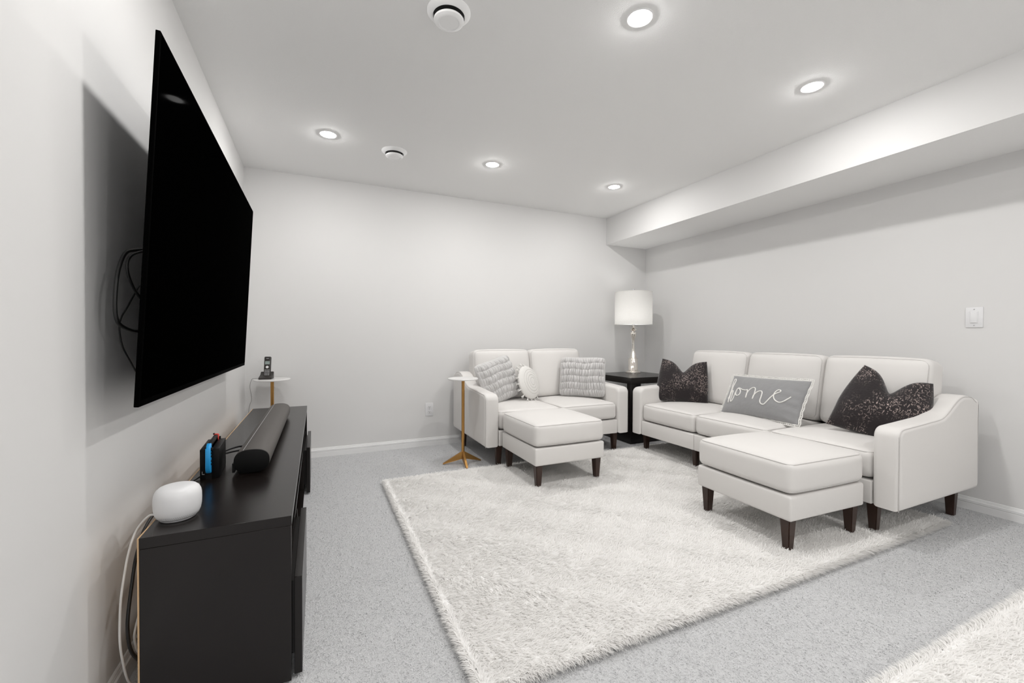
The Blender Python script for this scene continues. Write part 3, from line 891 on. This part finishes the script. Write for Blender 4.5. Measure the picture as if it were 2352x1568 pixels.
cable('cable_shadow_line', 'thin black strand standing in for cable shadow lines low behind the television',
      [(0.022, -2.35, 1.22), (0.026, -2.45, 1.15), (0.030, -2.526, 1.096), (0.030, -2.513, 1.034), (0.030, -2.451, 0.980), (0.030, -2.389, 0.936), (0.03, -2.30, 0.91), (0.03, -2.15, 0.92), (0.03, -2.0, 1.00)], 0.0022, 'rubber')  # dark strand modelled where only thin shadow lines fall on the wall

# ------------------------------------------------------------------ pillows
def frame(r, n, c, roll=0.0):
    """matrix whose local x runs along the pillow, z up the pillow and -y out of its face"""
    r = Vector(r).normalized(); n = Vector(n)
    n = (n - r * n.dot(r)).normalized()
    up = n.cross(r) * -1
    up = r.cross(-n) if up.z < 0 else up
    if up.z < 0: up = -up
    if roll:
        q = Matrix.Rotation(roll, 3, n)
        r = q @ r; up = q @ up
    return Matrix(((r.x, -n.x, up.x, c[0]), (r.y, -n.y, up.y, c[1]), (r.z, -n.z, up.z, c[2]), (0, 0, 0, 1)))

class Pillow:
    def __init__(s, w, h, t, pinch=0.06, chop=0.0, chopw=0.35, p=2.4, q=0.55, disp=None, sag=0.0, rc=0.0, top=0.17):
        s.rc = rc; s.topn = top
        s.w, s.h, s.t, s.pinch, s.chop, s.chopw, s.p, s.q, s.disp, s.sag = w, h, t, pinch, chop, chopw, p, q, disp, sag
    def outline(s, u, v):
        x = s.w / 2 * u * (1 - s.pinch * (1 - v * v))
        z = s.h / 2 * v * (1 - s.pinch * (1 - u * u))
        rc = 1 - s.rc * (np.abs(u) * np.abs(v)) ** 5
        x = x * rc; z = z * rc
        if s.chop:
            k = np.exp(-(np.abs(u) / s.chopw) ** 1.5) - 0.0
            top = np.clip((v + 0.25) / 1.25, 0, 1) ** 1.6
            z = z - s.chop * k * top
            x = x * (1 - s.topn * top)
        return x, z
    def thick(s, u, v):
        a = np.clip((1 - np.abs(u) ** s.p) * (1 - np.abs(v) ** s.p), 0, 1) ** s.q
        th = s.t / 2 * a
        if s.sag:
            th = th * (1 - s.sag * v)
        if s.chop:
            th = th * (1 - 0.35 * np.exp(-(u / 0.30) ** 2) * np.clip(v, 0, 1))
        return th
    def front(s, u, v):
        u = np.asarray(u, float); v = np.asarray(v, float)
        x, z = s.outline(u, v)
        y = -s.thick(u, v)
        if s.disp is not None:
            y = y - s.disp(u, v) * np.clip((1 - np.abs(u) ** 14) * (1 - np.abs(v) ** 14), 0, 1)
        return np.stack([x, y, z], -1)
    def mesh(s, name, nu, nv):
        u = np.linspace(-1, 1, nu + 1); v = np.linspace(-1, 1, nv + 1)
        u = np.sin(u * PI / 2) * 0.45 + u * 0.55; v = np.sin(v * PI / 2) * 0.45 + v * 0.55
        U, Vv = np.meshgrid(u, v, indexing='ij')
        A = s.front(U, Vv)
        B = A.copy(); B[..., 1] = s.thick(U, Vv) * 0.85
        n1 = (nu + 1) * (nv + 1)
        verts = np.concatenate([A.reshape(-1, 3), B.reshape(-1, 3)])
        F = []
        for i in range(nu):
            for j in range(nv):
                a = i * (nv + 1) + j; b = (i + 1) * (nv + 1) + j
                F.append((a, b, b + 1, a + 1))
                F.append((n1 + a, n1 + a + 1, n1 + b + 1, n1 + b))
        me = pyd(name, verts, F)
        bm = bmesh.new(); bm.from_mesh(me)
        bmesh.ops.remove_doubles(bm, verts=bm.verts, dist=0.0004)
        bmesh.ops.recalc_face_normals(bm, faces=bm.faces)
        bm.to_mesh(me); bm.free()
        return me

def ruche(seed):
    ph = np.random.default_rng(seed).uniform(0, 6.28, (8, 4))
    def f(u, v):
        B = 6
        s = (v + 1) / 2 * B + 0.08 * np.sin(u * 5 + seed)
        k = np.clip(np.floor(s).astype(int), 0, B - 1)
        fr = s - k
        puff = np.clip(np.sin(PI * np.clip(fr, 0, 1)), 0, 1) ** 0.45
        wob = 0.10 * np.sin(fr * PI * 1.3 + ph[k, 0] + u * 3)
        w1 = (u + 0.05 * wob) * 30 + ph[k, 1] + 1.1 * np.sin(u * 7 + ph[k, 2]) + wob * 2.5
        ple = np.abs(np.sin(w1)) ** 0.55
        tall = 0.75 + 0.25 * np.sin(u * 23 + ph[k, 3])
        return puff * (0.004 + 0.026 * ple * tall)
    return f

def put(t_or_o, Mx):
    t_or_o.matrix_world = Mx
    return t_or_o

def one_pillow(name, label, P, m, Mx, nu, nv, group):
    t = thing(name, label, 'pillow', group=group)
    link('cover', P.mesh('cover', nu, nv), m, t)
    put(t, Mx)
    return t
RG = 'grey ruched pillows on the loveseat'
one_pillow('ruched_pillow', 'grey ruched square pillow standing upright against the loveseat armrest by the lamp table',
           Pillow(0.46, 0.40, 0.15, 0.045, disp=ruche(1), rc=0.09), 'fur', frame((0.76, -0.65, 0), (-0.62, -0.74, 0.22), (2.905, -0.585, 0.668)), 400, 110, RG)
one_pillow('ruched_pillow', 'grey ruched square pillow slumped sideways beside the round white pillow',
           Pillow(0.43, 0.41, 0.14, 0.05, disp=ruche(5), rc=0.09), 'fur', frame((0.90, 0.30, 0.24), (0.28, -0.90, 0.28), (2.047, -0.50, 0.660)), 400, 110, RG)

DG = 'dark velvet pillows on the sofa'
one_pillow('velvet_pillow', 'dark brown velvet pillow with a chopped top beside the end table',
           Pillow(0.46, 0.40, 0.16, 0.05, chop=0.105, sag=0.25), 'dark_velvet', frame((0.616, -0.788, 0), (-0.77, -0.60, 0.18), (3.585, -1.195, 0.652), -0.05), 60, 60, DG)
one_pillow('velvet_pillow', 'dark brown velvet pillow leaning sideways at the sofa armrest beyond the big footstool',
           Pillow(0.46, 0.43, 0.15, 0.05, chop=0.12, sag=0.2, top=0.30), 'dark_velvet', frame((0.42, -0.88, -0.30), (-0.85, -0.42, 0.30), (3.64, -2.70, 0.645)), 60, 60, DG)

# home pillow
t = thing('home_pillow', 'grey velvet lumbar pillow with white lettering and lace trim on the sofa', 'pillow')
HP = Pillow(0.63, 0.32, 0.13, 0.035, disp=lambda u, v: 0.003 * np.sin(9 * u + 4 * v) * np.abs(u) ** 2 + 0.0022 * np.sin(17 * v + 5 * u) * np.abs(u) ** 3)
link('cover', HP.mesh('cover', 70, 50), 'velvet', t)
# script traced in the face's own coordinates (homography from the four corners of the cover in the photograph)
src = [(1190, 485), (2200, 540), (1965, 1095), (1000, 905)]
dst = [(-1, 1), (1, 1), (1, -1), (-1, -1)]
A = []; bvec = []
for (x, y), (u, v) in zip(src, dst):
    A.append([x, y, 1, 0, 0, 0, -u * x, -u * y]); bvec.append(u)
    A.append([0, 0, 0, x, y, 1, -v * x, -v * y]); bvec.append(v)
Hm = np.linalg.solve(np.array(A, float), np.array(bvec, float))
def uv(x, y):
    d = Hm[6] * x + Hm[7] * y + 1
    return ((Hm[0] * x + Hm[1] * y + Hm[2]) / d, (Hm[3] * x + Hm[4] * y + Hm[5]) / d)
script = [[(1092, 770), (1115, 735), (1155, 665), (1195, 595), (1213, 560), (1200, 537), (1178, 555), (1154, 620), (1130, 700), (1106, 770), (1097, 815)],
          [(1100, 805), (1122, 755), (1148, 705), (1172, 682), (1178, 700), (1160, 745), (1140, 790), (1142, 810), (1165, 800), (1200, 755), (1232, 705), (1262, 672), (1292, 675), (1303, 705),
           (1285, 742), (1250, 752), (1229, 733), (1236, 698), (1262, 668), (1292, 663), (1330, 684), (1370, 692), (1393, 690), (1385, 730), (1362, 787)],
          [(1366, 775), (1382, 735), (1420, 690), (1465, 663), (1493, 672), (1485, 722), (1462, 772), (1445, 802)],
          [(1450, 792), (1470, 755), (1512, 720), (1555, 705), (1577, 722), (1562, 772), (1537, 828), (1545, 862), (1580, 866), (1625, 832), (1680, 782), (1722, 748), (1765, 726), (1800, 712), (1806, 693),
           (1777, 690), (1737, 720), (1714, 770), (1725, 815), (1770, 842), (1830, 826), (1880, 797), (1925, 768)]]
V = []; F = []
for st in script:
    q = [(*uv(x, y), 0) for x, y in st]
    q = spline(q, 6)
    pts = []
    for a in q:
        ux = -0.55 + (a.x + 0.55) * 1.05 if a.x > -0.55 else -0.55 + (a.x + 0.55) * 0.80
        b0 = HP.front(np.clip(ux, -0.985, 0.985), np.clip(a.y, -0.985, 0.985))
        pts.append((b0[0], b0[1] - 0.0015, b0[2]))
    v_, f_ = tube_data(pts, 0.0041, 8)
    k = len(V)
    V += v_; F += [tuple(i + k for i in f) for f in f_]
lt = link('lettering', pyd('lettering', V, F), 'thread', t)
lt['label'] = 'raised white script lettering reading home'
# lace trim: a band of small loops round the edge
V = []; F = []
per = []
for k in range(56): per.append((-1 + 2 * k / 56, 1))
for k in range(28): per.append((1, 1 - 2 * k / 28))
for k in range(56): per.append((1 - 2 * k / 56, -1))
for k in range(28): per.append((-1, -1 + 2 * k / 28))
E_ = [HP.outline(np.array(float(u)), np.array(float(v))) for u, v in per]
E_ = [(float(x), float(z)) for x, z in E_]
cord_in = []; cord_out = []
for k in range(len(E_)):
    x0, z0 = E_[k]; xa, za = E_[k - 1]; xb, zb = E_[(k + 1) % len(E_)]
    tx, tz = xb - xa, zb - za
    ln = math.hypot(tx, tz)
    nx, nz = -tz / ln, tx / ln
    if nx * x0 + nz * z0 < 0: nx, nz = -nx, -nz
    wob = 0.002 * math.sin(k * 1.3)
    cord_in.append((x0 + nx * 0.001, wob, z0 + nz * 0.001))
    cord_out.append((x0 + nx * 0.0165, wob * 2, z0 + nz * 0.0165))
    ring = [(x0 + nx * (0.009 + 0.0068 * math.cos(b)) + tx / ln * 0.0050 * math.sin(b), wob, z0 + nz * (0.009 + 0.0068 * math.cos(b)) + tz / ln * 0.0050 * math.sin(b)) for b in [2 * PI * j / 10 for j in range(10)]]
    v_, f_ = tube_data(ring, 0.0020, 5, True)
    kk = len(V); V += v_; F += [tuple(i + kk for i in f) for f in f_]
for c in (cord_in, cord_out):
    v_, f_ = tube_data(c, 0.0024, 5, True)
    kk = len(V); V += v_; F += [tuple(i + kk for i in f) for f in f_]
lace = link('lace_trim', pyd('lace_trim', V, F), 'thread', t)
lace['label'] = 'white crocheted loop trim'
put(t, frame((-0.07, -1, 0.025), (-0.88, 0.05, 0.46), (3.535, -2.005, 0.612)))

# round tasselled pillow
t = thing('round_pillow', 'round white tasselled pillow propped between the loveseat cushions', 'pillow')
RR = 0.158
prof = []
for k in range(33):
    r_ = RR * (1 - (k / 32))
    prof.append((r_, 0.052 * max(0.0, 1 - (r_ / RR) ** 2.6) ** 0.55))
def ringd(r_):
    d = 0.0
    for rc in (0.035, 0.062, 0.090, 0.115):
        d -= 0.0022 * math.exp(-((r_ - rc) / 0.0028) ** 2)
    return d
fine = []
for k in range(81):
    r_ = RR * (1 - k / 80)
    fine.append((r_, 0.052 * max(0.0, 1 - (r_ / RR) ** 2.6) ** 0.55 + ringd(r_)))
cov = lathe('cover', [(0.0, -0.045)] + [(RR * k / 20, -0.045 * max(0.0, 1 - (k / 20) ** 2.6) ** 0.55) for k in range(1, 20)] + fine, 'knit', t, 64, auto=120)
for rc in (0.035, 0.062, 0.090, 0.115):       # dotted embroidery rings
    V = []; F = []
    zc = 0.052 * (1 - (rc / RR) ** 2.6) ** 0.55
    nk = int(2 * PI * rc / 0.0075)
    for k in range(nk):
        a = 2 * PI * k / nk
        c, s = math.cos(a), math.sin(a)
        b0 = len(V)
        for (dr, dl, dz) in ((-0.0013, -0.0013, 0), (0.0013, -0.0013, 0), (0.0013, 0.0013, 0), (-0.0013, 0.0013, 0), (0, 0, 0.0022)):
            V.append((c * (rc + dr) - s * dl, s * (rc + dr) + c * dl, zc - 0.0020 + dz))
        F += [(b0, b0 + 1, b0 + 4), (b0 + 1, b0 + 2, b0 + 4), (b0 + 2, b0 + 3, b0 + 4), (b0 + 3, b0, b0 + 4)]
    link('embroidery_ring', pyd('embroidery_ring', V, F), mat('grey_thread', (0.30, 0.29, 0.28), 0.8), cov, smooth=False)
def tassel_mesh():
    bm = bmesh.new()
    rnd = random.Random(3)
    V, F = tube_data([(0, 0, 0), (0.004, 0, 0), (0.010, 0, 0), (0.014, 0, 0)], [0.002, 0.0048, 0.005, 0.0035], 8)
    for k in range(9):
        a = 2 * PI * k / 9
        q = [(0.013, 0.002 * math.cos(a), 0.002 * math.sin(a)), (0.026, 0.005 * math.cos(a), 0.005 * math.sin(a)), (0.042, 0.0085 * math.cos(a + .3) + rnd.uniform(-.002, .002), 0.0085 * math.sin(a + .3))]
        v_, f_ = tube_data(q, 0.0019, 5)
        kk = len(V); V += v_; F += [tuple(i + kk for i in f) for f in f_]
    bm.free()
    return pyd('tassel', V, F)
tm = tassel_mesh(); tm.materials.append(M['thread']); tm.shade_smooth()
for k in range(18):
    a = 2 * PI * k / 18
    o = bpy.data.objects.new('tassel', tm); COL.objects.link(o); o.parent = t
    o.location = (math.cos(a) * (RR - 0.002), math.sin(a) * (RR - 0.002), 0)
    back = max(0.0, math.cos(a - 0.75)) ** 0.5          # the ones squeezed against the cushions fold back
    o.rotation_euler = (0, random.uniform(-0.25, 0.25) + 1.35 * back, a + random.uniform(-0.3, 0.3))
nrm = Vector((0.49, -0.81, 0.30)).normalized()
rt = Vector((0.85, 0.52, 0)).normalized(); rt = (rt - nrm * rt.dot(nrm)).normalized()
up = nrm.cross(rt)
put(t, Matrix(((rt.x, up.x, nrm.x, 2.335), (rt.y, up.y, nrm.y, -0.545), (rt.z, up.z, nrm.z, 0.632), (0, 0, 0, 1))))
